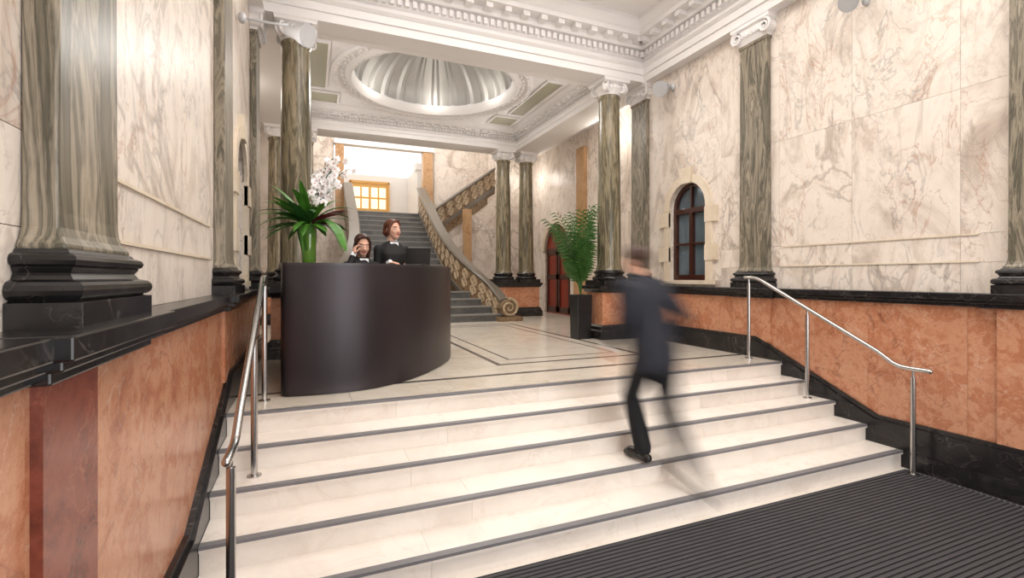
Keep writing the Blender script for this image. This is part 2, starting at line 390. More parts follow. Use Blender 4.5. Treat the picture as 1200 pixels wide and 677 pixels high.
bm=bmesh.new()
sx0,sx1,sy0,sy1=.35,4.35,-1.0,5.75
def ringslab(z0,z1,X0,X1,Y0,Y1,a0,a1,b0,b1,mi=0):
    box(bm,X0,a0,Y0,Y1,z0,z1,mi); box(bm,a1,X1,Y0,Y1,z0,z1,mi); box(bm,a0,a1,Y0,b0,z0,z1,mi); box(bm,a0,a1,b1,Y1,z0,z1,mi)
ringslab(5.08,5.5,XL-.2,XR+.2,-2.3,6.9,sx0,sx1,sy0,sy1)
ringslab(5.04,5.08,sx0-.12,sx1+.12,sy0-.12,sy1+.12,sx0,sx1,sy0,sy1)
finish(bm,'ceiling_front','plaster')
bm=bmesh.new()
box(bm,sx0,sx1,sy0,sy1,5.5,5.55,1)
for i in range(1,5):
    x=sx0+(sx1-sx0)*i/5; box(bm,x-.04,x+.04,sy0,sy1,5.36,5.499,0)
for i in range(1,8):
    y=sy0+(sy1-sy0)*i/8; box(bm,sx0,sx1,y-.04,y+.04,5.40,5.498,0)
finish(bm,'ceiling_skylight',['plaster','sky'])
bm=bmesh.new(); cx,cy=2.22,9.18; n=64
inner=[];outer=[]
X0,X1,Y0,Y1=-.6,5.05,6.85,11.5
for i in range(n):
    a=2*math.pi*i/n; c,s=math.cos(a),math.sin(a)
    k=min(((X1-cx)/c if c>0 else (X0-cx)/c) if abs(c)>1e-6 else 1e9,((Y1-cy)/s if s>0 else (Y0-cy)/s) if abs(s)>1e-6 else 1e9)
    outer.append(bm.verts.new((cx+c*k,cy+s*k,4.76))); inner.append(bm.verts.new((cx+c*1.88,cy+s*1.88,4.76)))
for i in range(n): bm.faces.new([inner[i],inner[(i+1)%n],outer[(i+1)%n],outer[i]])
for (x0,x1,y0,y1) in [(3.95,4.5,7.4,7.95),(3.95,4.5,10.4,10.95),(-.05,.5,7.4,7.95),(-.05,.5,10.4,10.95),(4.18,4.5,8.2,10.15),(-.05,.25,8.2,10.15)]:
    box(bm,x0,x1,y0,y1,4.745,4.758,1)
    for (a,b,c,e) in [(x0-.04,x1+.04,y0-.04,y0),(x0-.04,x1+.04,y1,y1+.04),(x0-.04,x0,y0,y1),(x1,x1+.04,y0,y1)]: box(bm,a,b,c,e,4.72,4.757,0)
finish(bm,'ceiling_rear',['plaster','olive'])
dm=empty('ceiling_dome')
bm=bmesh.new()
prof=[(1.90,4.765),(1.90,4.71),(1.86,4.68),(1.80,4.68),(1.77,4.72),(1.75,4.74),(1.66,4.74),(1.64,4.70),(1.60,4.67),(1.55,4.67),(1.52,4.72),(1.50,4.80),(1.50,4.86)]
lathe(bm,prof,cx,cy,96,0,cap=False)
for k in range(60):
    a=2*math.pi*k/60; ball(bm,(cx+1.705*math.cos(a),cy+1.705*math.sin(a),4.73),(.034,.034,.03),u=8,v=6)
for k in range(110):
    a=2*math.pi*k/110; ball(bm,(cx+1.575*math.cos(a),cy+1.575*math.sin(a),4.668),.015,u=6,v=5)
for k in range(90):
    a=2*math.pi*k/90; c,s=math.cos(a),math.sin(a)
    tube(bm,[(cx+1.81*c,cy+1.81*s,4.675),(cx+1.87*c,cy+1.87*s,4.685)],.018,6)
finish(bm,'rim','plaster',dm,smooth='auto')
bm=bmesh.new(); rings=[]; NN=144
for j in range(15):
    f=j/14; ph=f*math.pi/2
    row=[]
    for i in range(NN):
        a=2*math.pi*i/NN
        rib=.05 if i%6 in(0,1) else 0
        r=(1.50-rib)*math.cos(ph)+.02; z=4.86+(.95-rib)*math.sin(ph)
        row.append(bm.verts.new((cx+r*math.cos(a),cy+r*math.sin(a),z)))
    rings.append(row)
for a,b in zip(rings,rings[1:]):
    for i in range(NN): bm.faces.new([a[i],a[(i+1)%NN],b[(i+1)%NN],b[i]])
bm.faces.new(rings[-1])
finish(bm,'shell','dome',dm,smooth='auto')
# ---------------------------------------------------------------- free columns
def column(x,y,z0=LED1,r=.195,name='column'):
    p=empty(name,(x,y,0)); zt=ZA-.24
    bm=bmesh.new()
    prof=[(r+.03,z0+.25),(r+.015,z0+.28),(r+.004,z0+.33)]
    for i in range(13):
        f=i/12; prof.append((r*(1-.14*f**1.6),z0+.36+(zt-.10-z0-.36)*f))
    prof+=[(r*.9,zt-.06),(r*.95,zt-.045),(r*.95,zt-.02),(r*.88,zt)]
    lathe(bm,prof,0,0,40); finish(bm,'shaft','green',p,smooth='auto')
    bm=bmesh.new(); h=r+.09
    box(bm,-h,h,-h,h,z0,z0+.09)
    pb=[(r+.05,z0+.09)]
    for i in range(9):
        a=-math.pi/2+math.pi*i/8; pb.append((r+.055+.03*math.cos(a),z0+.122+.032*math.sin(a)))
    pb+=[(r+.045,z0+.16),(r+.035,z0+.18),(r+.045,z0+.20)]
    for i in range(7):
        a=-math.pi/2+math.pi*i/6; pb.append((r+.045+.018*math.cos(a),z0+.22+.02*math.sin(a)))
    pb+=[(r+.03,z0+.245),(r+.03,z0+.252)]
    lathe(bm,pb,0,0,40); finish(bm,'base','black',p,smooth='auto')
    bm=bmesh.new()
    lathe(bm,[(r*.88,zt),(r*.9,zt+.03),(r*1.0,zt+.06),(r*1.12,zt+.10),(r*1.1,zt+.13),(r*.95,zt+.17)],0,0,40)
    h=r+.02
    rectlathe(bm,[(0,zt+.17),(.03,zt+.19),(.03,zt+.215),(.045,zt+.238)],-h,h,-h,h)
    for k in range(4):
        a=math.pi/4+k*math.pi/2; d=V((math.cos(a),math.sin(a),0)); t=V((-math.sin(a),math.cos(a),0))
        c=d*(r*1.12)+V((0,0,zt+.095))
        tube(bm,[c-t*.028,c+t*.028],.07,18)
        for q in (-1,1): spiral(bm,c+t*q*.034,d,(0,0,1),.082,w=.017,sgn=-1)
    for k in range(24):
        a=k*math.pi/12; ball(bm,(r*1.1*math.cos(a),r*1.1*math.sin(a),zt+.115),(.018,.018,.028),u=8,v=6)
    finish(bm,'capital','plaster',p,smooth='auto')
column(4.60,6.80); column(-.18,6.80)
column(4.58,11.55); column(5.22,11.55); column(-.13,11.55); column(-.68,11.55)
def pedestal(x0,x1,y0,y1):
    p=empty('column_pedestal'); bm=bmesh.new(); box(bm,x0,x1,y0,y1,.2,LED0); finish(bm,'die','orange',p)
    bm=bmesh.new()
    rectlathe(bm,[(.07,0),(.07,.13),(.05,.15),(.035,.2),(.0,.235)],x0,x1,y0,y1)
    rectlathe(bm,[(.0,LED0-.03),(.03,LED0-.02),(.05,LED0+.02),(.07,LED0+.03),(.07,LED1)],x0,x1,y0,y1)
    finish(bm,'mouldings','black',p,bevel=.004)
pedestal(4.32,5.03,6.57,7.03); pedestal(-.46,.10,6.57,7.03)
pedestal(4.32,5.5,11.32,11.80); pedestal(-.94,.10,11.32,11.80)
# ---------------------------------------------------------------- rear spaces
bm=bmesh.new(); g=.0015
for (a,b) in [(7.1,8.3),(8.3,9.5),(9.5,10.7)]:
    for c,dd in [(0,.9),(.9,2.4),(2.4,4.6)]: box(bm,6.2,6.3,a+g,b-g,c+g,dd-g,0)
for (a,b) in [(10.7,10.93),(12.37,13.2)]:
    for c,dd in [(0,.9),(.9,1.75)]: box(bm,6.2,6.3,a,b,c+g,dd,0)
prism(bm,[(10.7,1.75),(10.7,4.6),(13.2,4.6),(13.2,1.75)]+arch_pts(11.65,.72,1.75),6.2,6.3,'x',0)
prism(bm,arch_pts(11.65,.86,1.75)+arch_pts(11.65,.72,1.75)[::-1],6.15,6.25,'x',1)
box(bm,6.3,6.4,7,13.2,0,4.7,0)
box(bm,5.4,6.3,7.05,7.15,0,4.6,0)
box(bm,5.4,6.4,13.2,13.3,0,4.6,0)
box(bm,6.10,6.2,10.1,10.45,0.9,4.2,2); box(bm,6.05,6.2,10.05,10.5,0,.9,2)
finish(bm,'wall_alcove_right',['white','cream','tan'])
bm=bmesh.new(); box(bm,-1.9,-1.8,7.1,13.3,0,4.6); box(bm,-1.9,-.72,7.05,7.15,0,4.6); box(bm,-1.9,-.9,13.2,13.3,0,4.6)
finish(bm,'wall_alcove_left','white')
bm=bmesh.new(); box(bm,5.4,6.4,7.05,13.3,4.6,4.7); box(bm,-1.9,-.95,7.05,13.3,4.6,4.7)
finish(bm,'ceiling_alcoves','plaster')
d=empty('door_2'); bm=bmesh.new()
prism(bm,[(10.94,.001),(12.36,.001)]+arch_pts(11.65,.71,1.75),6.25,6.29,'x',0)
for y0 in (11.0,11.68):
    box(bm,6.22,6.26,y0,y0+.62,.05,.2,1); box(bm,6.22,6.26,y0,y0+.62,.95,1.08,1); box(bm,6.22,6.26,y0,y0+.62,1.62,1.75,1)
    for yy in (y0,y0+.54): box(bm,6.22,6.26,yy,yy+.08,.05,1.75,1)
for k in range(1,4):
    a=math.pi*k/4; tube(bm,[(6.24,11.65,1.76),(6.24,11.65+.7*math.cos(a),1.75+.7*math.sin(a))],.02,8,1)
box(bm,6.2,6.25,10.94,12.36,1.73,1.80,1)
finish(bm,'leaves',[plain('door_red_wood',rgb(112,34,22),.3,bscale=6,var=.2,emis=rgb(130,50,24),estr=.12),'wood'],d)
bm=bmesh.new()
for (x0,x1) in [(-.9,.62),(3.66,4.6),(4.6,5.5)]:
    for z0,z1 in [(0,1.5),(1.5,3.0),(3.0,4.6),(4.6,7)]: box(bm,x0+g,x1-g,15.3,15.45,z0+g,z1-g,0)
box(bm,.62,3.66,15.3,15.45,5.15,7,0); box(bm,.62,3.66,15.3,15.45,0,2.9,0)
for x0,x1 in [(.66,.90),(3.28,3.60)]: box(bm,x0,x1,15.2,15.46,2.95,5.0,1)
box(bm,.62,3.64,15.18,15.46,5.0,5.16,2)
box(bm,5.5,5.65,13.3,15.45,0,7,0); box(bm,-1.05,-.9,13.3,15.45,0,7,0)
box(bm,5.4,5.65,11.9,13.3,4.6,7,0); box(bm,-1.05,-.9,11.9,13.3,4.6,7,0)
finish(bm,'wall_stair_hall',['white','tan','plaster'])
bm=bmesh.new(); box(bm,-1.05,5.65,11.75,15.45,7,7.1); finish(bm,'ceiling_stair_hall','plaster')
bm=bmesh.new()
box(bm,.62,3.66,15.3,20.2,2.9,3.0,3)
box(bm,.5,.62,15.45,20.2,2.9,5.2,0); box(bm,3.66,3.78,15.45,20.2,2.9,5.2,0); box(bm,.5,3.78,20,20.2,2.9,5.2,0)
box(bm,.5,3.78,15.45,20.2,5.1,5.2,2)
box(bm,3.5,3.66,17.2,17.5,3,5.1,0); box(bm,3.45,3.66,17.15,17.55,4.85,5.1,0)
finish(bm,'wall_corridor',['plaster','tan','corr','floor'])
d=empty('door_3'); bm=bmesh.new()
box(bm,1.45,2.85,19.90,19.97,3.0,4.75,0)
for i in range(4):
    for j in range(2):
        x=1.53+i*.32+(.03 if i>1 else 0); box(bm,x,x+.25,19.87,19.93,3.75+j*.46,4.13+j*.46,1)
box(bm,1.38,1.45,19.86,19.99,3,4.82,2);box(bm,2.85,2.92,19.86,19.99,3,4.82,2);box(bm,1.38,2.92,19.86,19.99,4.75,4.84,2)
finish(bm,'leaves',['woodl','glow','woodl'],d)
# staircase
st=empty('grand_staircase'); bm=bmesh.new()
NS=18; tr=4.97/NS; ri=3.0/NS
for i in range(NS):
    x1=3.12; x0=1.08
    if i<4: 
        x1=3.12+[.95,.78,.62,.50][i]; x0=1.08-[.95,.78,.62,.50][i]
    y0=10.3+i*tr
    box(bm,x0,x1,y0+.015,15.3,ri*i,ri*(i+1)-.03,0) if i>=4 else box(bm,x0,x1,y0+.015,11.25,ri*i,ri*(i+1)-.03,0)
    box(bm,x0,x1,y0,y0+tr+.02,ri*(i+1)-.03,ri*(i+1),1)
box(bm,1.08,3.12,11.2,15.3,0,.6,0)
finish(bm,'flight',['grey','greyl'],st)
def parapet(path,name,thick=.16,low=.86,grey=False):
    bm=bmesh.new()
    P=[V(p) for p in path]
    Q=[]
    for i in range(len(P)-1):
        a=P[max(i-1,0)];b=P[i];c=P[i+1];e=P[min(i+2,len(P)-1)]
        for k in range(6):
            t=k/6; Q.append(.5*((2*b)+(c-a)*t+(2*a-5*b+4*c-e)*t*t+(3*b-a-3*c+e)*t**3))
    Q.append(P[-1])
    def sweep(sec,mi):
        rings=[]
        for i,q in enumerate(Q):
            t=Q[min(i+1,len(Q)-1)]-Q[max(i-1,0)]; t.z=0; t.normalize(); nrm=V((t.y,-t.x,0))
            rings.append([bm.verts.new(V((q.x,q.y,max(q.z+dz,0.0)))+nrm*w) for w,dz in sec])
        m=len(sec)
        for a,b in zip(rings,rings[1:]):
            for k in range(m):
                f=bm.faces.new([a[k],a[(k+1)%m],b[(k+1)%m],b[k]]); f.material_index=mi
        for r in (rings[0],rings[-1]):
            try: f=bm.faces.new(r); f.material_index=mi
            except Exception: pass
    h=thick/2
    sweep([(-h,-low-.3),(h,-low-.3),(h,-.09),(-h,-.09)],0)
    sweep([(-h-.05,-.09),(h+.05,-.09),(h+.065,-.05),(h+.04,0),(-h-.04,0),(-h-.065,-.05)],1)
    sweep([(-h-.03,-low-.02),(h+.03,-low-.02),(h+.03,-low+.10),(-h-.03,-low+.10)],1)
    # pierced S-scroll relief panels on both faces
    acc=0
    for i in range(1,len(Q)-1):
        acc+= (Q[i]-Q[i-1]).length
        if acc>.24:
            acc=0; t=Q[i+1]-Q[i-1]; tt=t.normalized(); t.z=0; t.normalize(); nrm=V((t.y,-t.x,0))
            for sgn in (-1,1):
                zc=-low*.46
                if Q[i].z+zc<.25: continue
                cc=Q[i]+nrm*sgn*(h+.004)+V((0,0,zc))
                spiral(bm,cc+V((0,0,.11)),tt,(0,0,1),.125,w=.030,mi=2,sgn=1)
                spiral(bm,cc-V((0,0,.12)),-tt,(0,0,-1),.115,w=.028,mi=2,sgn=1)
                ball(bm,cc,(.03,.03,.05),2,u=8,v=6)
    return finish(bm,name,['breccia','railg','carve'],st,smooth='auto')
rp=[(4.16,10.42,.5),(4.0,10.75,.82),(3.72,11.05,1.15),(3.45,11.5,1.52),(3.27,12.15,1.98),(3.22,13.0,2.5),(3.22,13.8,3.0),(3.22,15.2,3.85)]
parapet(rp,'balustrade_right')
parapet([(4.2-x+.02,y,z) for x,y,z in rp],'balustrade_left')
bm=bmesh.new()
for sx,cxn in ((1,4.2),(-1,.02)):
    tube(bm,[(cxn,10.22,.28),(cxn,10.50,.28)],.20,24); 
    for yy in (10.21,10.51): spiral(bm,(cxn,yy,.30),(sx,0,0),(0,0,1),.22,w=.035,mi=1,sgn=-1)
    box(bm,cxn-.3,cxn+.3,10.12,10.62,0,.10)
finish(bm,'newel_scrolls',['breccia','carve'],st,smooth='auto')
parapet([(3.35,14.05,3.05),(4.1,14.1,3.6),(4.7,14.15,4.02),(5.3,14.2,4.45)],'return_balustrade',low=.7)
bm=bmesh.new()
prism(bm,[(3.32,0),(5.5,0),(5.5,3.75),(3.32,2.3)],14.1,14.3,'y',0)
finish(bm,'return_flight_wall','white',st)
bm=bmesh.new()
box(bm,4.10,4.32,13.4,13.6,0,3.0,0)
finish(bm,'return_pier','tan',st)
# ---------------------------------------------------------------- reception desk
dk=empty('reception_desk')
pl=[(-.24,6.25),(-.24,4.52),(-.21,4.44),(-.1,4.405),(.1,4.39),(.3,4.40),(.53,4.46),(.78,4.61),(1.0,4.82),(1.2,5.08),(1.42,5.43),(1.58,5.77),(1.67,6.1),(1.69,6.4)]
def cat(P,k=5):
    P=[V((a,b,0)) for a,b in P];Q=[]
    for i in range(len(P)-1):
        a=P[max(i-1,0)];b=P[i];c=P[i+1];e=P[min(i+2,len(P)-1)]
        for j in range(k):
            t=j/k; Q.append(.5*((2*b)+(c-a)*t+(2*a-5*b+4*c-e)*t*t+(3*b-a-3*c+e)*t**3))
    Q.append(P[-1]); return Q
oc=[V((pl[0][0],pl[0][1],0))]+cat(pl[1:])
def offs(Q,d):
    out=[]
    for i,q in enumerate(Q):
        t=(Q[min(i+1,len(Q)-1)]-Q[max(i-1,0)]).normalized(); out.append(q+V((-t.y,t.x,0))*d)
    return out
def band(d0,d1,z0,z1,nm,mat):
    bm=bmesh.new(); A=offs(oc,d0);B=offs(oc,d1)
    rings=[[bm.verts.new((a.x,a.y,z0)),bm.verts.new((b.x,b.y,z0)),bm.verts.new((b.x,b.y,z1)),bm.verts.new((a.x,a.y,z1))] for a,b in zip(A,B)]
    for a,b in zip(rings,rings[1:]):
        for k in range(4): bm.faces.new([a[k],a[(k+1)%4],b[(k+1)%4],b[k]])
    bm.faces.new(rings[0]); bm.faces.new(rings[-1])
    finish(bm,nm,mat,dk,smooth='auto')
band(0,.05,.015,1.105,'front_panel','desk')
band(-.004,.30,1.105,1.125,'counter_top','desktop')
band(.02,.05,0,.015,'plinth','desktop')
band(.05,.55,.72,.75,'work_surface','desktop')
lp=empty('laptop',(1.02,5.16,1.1255),math.radians(150))
bm=bmesh.new(); box(bm,-.14,.14,-.10,.10,0,.012)
finish(bm,'keyboard_base','screen',lp,bevel=.003)
bm=bmesh.new(); box(bm,-.14,.14,-.004,.004,0,.19); bmesh.ops.rotate(bm,verts=bm.verts,cent=(0,0,0),matrix=Matrix.Rotation(math.radians(12),3,'X'))
bmesh.ops.translate(bm,verts=bm.verts,vec=(0,-.10,.012)); 
finish(bm,'lid','screen',lp,bevel=.003)
# ---------------------------------------------------------------- foliage
def leaf(bm,base,az,el,L,W,droop,n=9,mi=0,fold=.25):
    p=V(base); d=V((math.cos(az)*math.cos(el),math.sin(az)*math.cos(el),math.sin(el))); side=V((-math.sin(az),math.cos(az),0))
    prev=None
    for i in range(n+1):
        f=i/n; w=W*(math.sin(math.pi*min(1,f*.93+.07))**.7)*.5 if i<n else .0005
        up=side.cross(d).normalized(); 
        tri=[bm.verts.new(p-side*w+up*-w*fold*-1),bm.verts.new(p),bm.verts.new(p+side*w+up*w*fold)]
        if prev:
            for k in range(2):
                fc=bm.faces.new([prev[k],prev[k+1],tri[k+1],tri[k]]); fc.material_index=mi
        prev=tri; p=p+d*(L/n)
        d=(d+V((0,0,-droop/n))).normalized()
fa=empty('flower_arrangement',(-.02,4.66,1.1255))
bm=bmesh.new()
lathe(bm,[(.05,0),(.058,.02),(.06,.30),(.066,.34),(.055,.34),(.050,.03)],0,0,24); finish(bm,'vase','vase',fa,smooth='auto')
bm=bmesh.new()
for i in range(40):
    az=random.uniform(0,6.28); leaf(bm,(0,0,.33),az,random.uniform(.15,1.2),random.uniform(.32,.52),random.uniform(.06,.10),random.uniform(.7,1.8),mi=random.choice([0,0,0,1]))
for i in range(10):
    leaf(bm,(0,0,.33),random.uniform(-1.2,1.0),random.uniform(.4,.9),.40,.07,1.0,mi=2)
leaf(bm,(.05,-.03,.36),-.7,.5,.52,.15,3.4,mi=0); leaf(bm,(.06,-.02,.34),-.3,.3,.40,.11,3.6,mi=0)
for i in range(9):
    leaf(bm,(random.uniform(-.03,.03),random.uniform(-.03,.03),.02),random.uniform(0,6.28),1.35,.36,.05,.2,mi=0)
finish(bm,'leaves',['leaf','leafd','leafr'],fa,recalc=False)
bm=bmesh.new()
def orchid(c,s):
    az=random.uniform(-3.1,0)
    nrm=V((math.cos(az),math.sin(az),random.uniform(-.2,.4))).normalized()
    a=nrm.cross(V((0,0,1))).normalized(); b=a.cross(nrm)
    for k in range(5):
        t=2*math.pi*k/5+math.pi/2; d=a*math.cos(t)+b*math.sin(t); e=nrm.cross(d)
        w=s*(.5 if k in(1,4) else .36)
        pts=[c,c+d*s*.45-e*w+nrm*.006,c+d*s*.85-e*w*.6,c+d*s+nrm*-.004,c+d*s*.85+e*w*.6,c+d*s*.45+e*w+nrm*.006]
        bm.faces.new([bm.verts.new(q) for q in pts])
    ball(bm,c+nrm*.008,s*.14,2,u=8,v=6)
for sidx in range(10):
    az=random.uniform(-1.2,1.2); L=random.uniform(.48,.72)
    p=V((0,0,.3)); sp=random.uniform(.05,.24); d=V((math.cos(az)*sp,math.sin(az)*sp,1)).normalized(); pts=[p.copy()]
    for i in range(14):
        p=p+d*(L/14); d=(d+V((math.cos(az)*.04,math.sin(az)*.04,-.02 if i<10 else -.12))).normalized(); pts.append(p.copy())
        if i>=6:
            for q in range(2 if i%2 else 1): orchid(p+V((random.uniform(-.05,.05),random.uniform(-.05,.05),random.uniform(-.02,.02))),random.uniform(.032,.044))
    tube(bm,pts,.004,6,1)
finish(bm,'orchids',['petal','leafd','pink'],fa,recalc=False)
def palm(x,y,hp=.72,w=.125,H=1.45,z0=0,name='potted_palm',seed=3):
    rnd=random.Random(seed)
    p=empty(name,(x,y,z0)); bm=bmesh.new()
    rectlathe(bm,[(0,0),(.012,hp),(-.012,hp),(-.014,hp-.04)],-w,w,-w,w); finish(bm,'planter','pot',p,bevel=.006)
    bm=bmesh.new(); box(bm,-w+.015,w-.015,-w+.015,w-.015,hp-.06,hp-.03); finish(bm,'soil','soil',p)
    bm=bmesh.new()
    for i in range(40):
        az=rnd.uniform(0,6.28); sp=rnd.uniform(.03,.28)
        if math.cos(az)>.2 and math.sin(az)<.75: sp*=.35   # fronds lean away from the column
        q=V((0,0,hp-.03)); d=V((math.cos(az)*sp,math.sin(az)*sp,1)).normalized(); L=H*rnd.uniform(.4,1.03); n=20; pts=[q.copy()]; out=V((math.cos(az),math.sin(az),0))*(.4 if sp<.1 else 1)
        for k in range(n):
            q=q+d*(L/n); d=(d+out*.018+V((0,0,-.01-.12*(k/n)**3))).normalized(); pts.append(q.copy())
            if k>5:
                s=d.cross(V((0,0,1))); s.normalize()
                for sg in (-1,1):
                    ln=.20*math.sin(math.pi*min(1,(k-4)/(n-3))**.8)+.06
                    tip=q+(s*sg*.6+d*.6+V((0,0,-.4))).normalized()*ln; mid=q+(s*sg*.7+d*.7).normalized()*ln*.5; ww=d*.014
                    bm.faces.new([bm.verts.new(v) for v in (q-ww*.4,mid-ww,tip,mid+ww,q+ww*.4)])
        tube(bm,pts,[.008*(1-.7*k/n) for k in range(n+1)],5)
    finish(bm,'fronds','leafp',p,recalc=False)
palm(4.09,6.86)
# ---------------------------------------------------------------- handrails
def rail(X,name):
    p=empty(name); bm=bmesh.new()
    pts=[(X,4.42,1.0),(X,4.32,1.0),(X,4.25,.99),(X,4.17,.955)]
    for i in range(1,12):
        y=4.17-(4.17-2.78)*i/12; pts.append((X,y,.955-.52*(4.17-y)))
    pts+=[(X,2.76,.20),(X,2.70,.18),(X,2.62,.175),(X,2.47,.175)]
    capsule(bm,pts,.021,16)
    finish(bm,'top_rail','steel',p,smooth=True)
    bm=bmesh.new()
    for y,zb,zt in [(4.36,.0012,1.0),(3.60,-.316,.66),(2.60,ZF+.016,.175)]:
        tube(bm,[(X,y,zb),(X,y,zt-.07)],.021,16); tube(bm,[(X,y,zt-.08),(X,y,zt-.01)],.011,12)
        lathe(bm,[(.045,zb),(.045,zb+.008),(.024,zb+.014)],X,y,24)
    finish(bm,'posts','steel',p,smooth='auto')
rail(5.0,'stair_handrail'); rail(-.35,'stair_handrail')
# ---------------------------------------------------------------- spotlights
def spot(loc,wall,aim,k=1.3):
    p=empty('wall_spotlight',loc); bm=bmesh.new()
    w=V(wall); capsule(bm,[w,w*.5+V((0,0,.02)),V((0,0,.07))],.014,8)
    a=V(aim).normalized(); s=a.cross(V((0,0,1))).normalized()
    ball(bm,w,(.04,.04,.06),u=12,v=8)
    tube(bm,[V((0,0,.08)),s*.085*k+V((0,0,.03)),s*.085*k],.007,6); tube(bm,[V((0,0,.08)),-s*.085*k+V((0,0,.03)),-s*.085*k],.007,6)
    tube(bm,[-a*.13*k,-a*.11*k,-a*.02*k,a*.02*k,a*.09*k,a*.095*k,a*.07*k],[r*k for r in (.03,.055,.06,.075,.095,.088,.075)],20)
    finish(bm,'lamp','lampw',p,smooth='auto')
spot((-.12,5.5,3.56),(-.52,0,.05),(.4,-.3,-.2)); spot((5.05,6.0,3.95),(.2,0,.05),(-.6,-.3,-.3)); spot((5.03,3.15,3.80),(.22,0,.05),(-.6,-.1,-.4),1.0)
# ---------------------------------------------------------------- people
def hand(bm,w,d,n,s,k=1.0,curl=.5,mi=0):
    w=V(w);d=V(d).normalized();n=V(n);n=(n-d*n.dot(d)).normalized();t=d.cross(n)*s
    tube(bm,[w-d*.02,w,w+d*.03*k,w+d*.07*k,w+d*.092*k],[.024*k,.027*k,.037*k,.040*k,.034*k],12,mi,flat=.42,side=t)
    for i,(o,l) in enumerate([(.029,.068),(.010,.077),(-.010,.072),(-.029,.056)]):
        p=w+d*.085*k+t*o*k; dd=(d+t*(o*1.2)).normalized(); pts=[p]
        for j,fr in enumerate((.42,.32,.26)):
            dd=(dd*math.cos(curl)+n*math.sin(curl)*(.6+.2*j)).normalized(); p=p+dd*l*fr*k; pts.append(p)
        capsule(bm,pts,[.0095*k,.009*k,.008*k,.0065*k],8,mi)
    p=w+d*.025*k+t*.028*k; q=p+(d*.55+t*.6+n*.35).normalized()*.042*k; r=q+(d*.85+t*.1+n*.4).normalized()*.032*k
    capsule(bm,[p,q,r],[.013*k,.011*k,.008*k],8,mi)
def remesh(o,vox,sm=4):
    r=o.modifiers.new('rm','REMESH'); r.mode='VOXEL'; r.voxel_size=vox; r.use_smooth_shade=True
    s=o.modifiers.new('sm','SMOOTH'); s.iterations=sm; s.factor=.5
def head(parent,c,yaw,pitch,hair,style,k=1.0):
    h=bpy.data.objects.new('head',None); S.collection.objects.link(h); h.parent=parent; h.location=c; h.rotation_euler=(pitch,0,yaw); h.scale=(k,k,k)
    bm=bmesh.new()
    ball(bm,(0,-.018,.035),(.074,.093,.085)); ball(bm,(0,.018,-.02),(.062,.074,.085)); ball(bm,(0,.036,-.078),(.040,.044,.036)); ball(bm,(0,.03,-.055),(.052,.05,.045))
    capsule(bm,[(0,.086,.012),(0,.098,-.012),(0,.106,-.03)],[.007,.009,.013],10)
    for s in (-1,1):
        ball(bm,(s*.013,.096,-.033),(.009,.01,.008),u=10,v=8); ball(bm,(s*.074,-.008,-.008),(.010,.019,.031),u=12,v=10); ball(bm,(s*.036,.06,-.03),(.02,.02,.02),u=10,v=8)
    ball(bm,(0,.074,.03),(.05,.016,.010))
    capsule(bm,[(0,-.02,-.06),(0,-.03,-.12),(0,-.035,-.18)],[.05,.048,.055],16)
    o=finish(bm,'face','skin',h,smooth=True); remesh(o,.005,5)
    bm=bmesh.new()
    for s in (-1,1):
        ball(bm,(s*.029,.077,.004),(.012,.010,.007),0,u=12,v=8); ball(bm,(s*.029,.0855,.004),(.0055,.004,.0055),1,u=8,v=6)
        capsule(bm,[(s*.017,.090,.024),(s*.03,.090,.028),(s*.044,.080,.023)],.0028,6,2)
    capsule(bm,[(-.022,.083,-.054),(-.010,.092,-.060),(0,.094,-.061),(.010,.092,-.060),(.022,.083,-.054)],[.003,.005,.006,.005,.003],8,3)
    finish(bm,'features',['eyew','eyeb',hair,'lip'],h,smooth=True)
    bm=bmesh.new()
    if style=='short':
        ball(bm,(0,-.026,.045),(.080,.094,.086),u=32,v=24)
        for v in bm.verts:
            if v.co.y>.035 and v.co.z<.085: v.co=V((0,-.02,.03))+(v.co-V((0,-.02,.03)))*.8
            elif v.co.z<-.0 and v.co.y>-.035: v.co=V((0,-.02,.03))+(v.co-V((0,-.02,.03)))*.85
        ball(bm,(0,-.066,-.025),(.056,.035,.05))
        for s in(-1,1): ball(bm,(s*.07,.005,.015),(.01,.022,.03))
    else:
        ball(bm,(0,-.026,.048),(.083,.100,.085),u=32,v=24)
        for v in bm.verts:
            if v.co.y>.03 and v.co.z<.082: v.co=V((0,-.02,.03))+(v.co-V((0,-.02,.03)))*.78
        for s in (-1,1):
            zl=-.05 if style=='bob' else -.17
            capsule(bm,[(s*.045,.052,.085),(s*.071,.028,.035),(s*.076,.005,-.025),(s*.070,-.01,zl)],[.018,.018,.020,.014],10)
            capsule(bm,[(s*.03,-.07,.02),(s*.045,-.065,-.04),(s*.045,-.06,zl)],[.046,.042,.028],12)
        capsule(bm,[(-.04,.058,.098),(.0,.068,.102),(.052,.050,.078)],[.013,.016,.012],10)
    o=finish(bm,'hair',hair,h,smooth=True); remesh(o,.006,3)
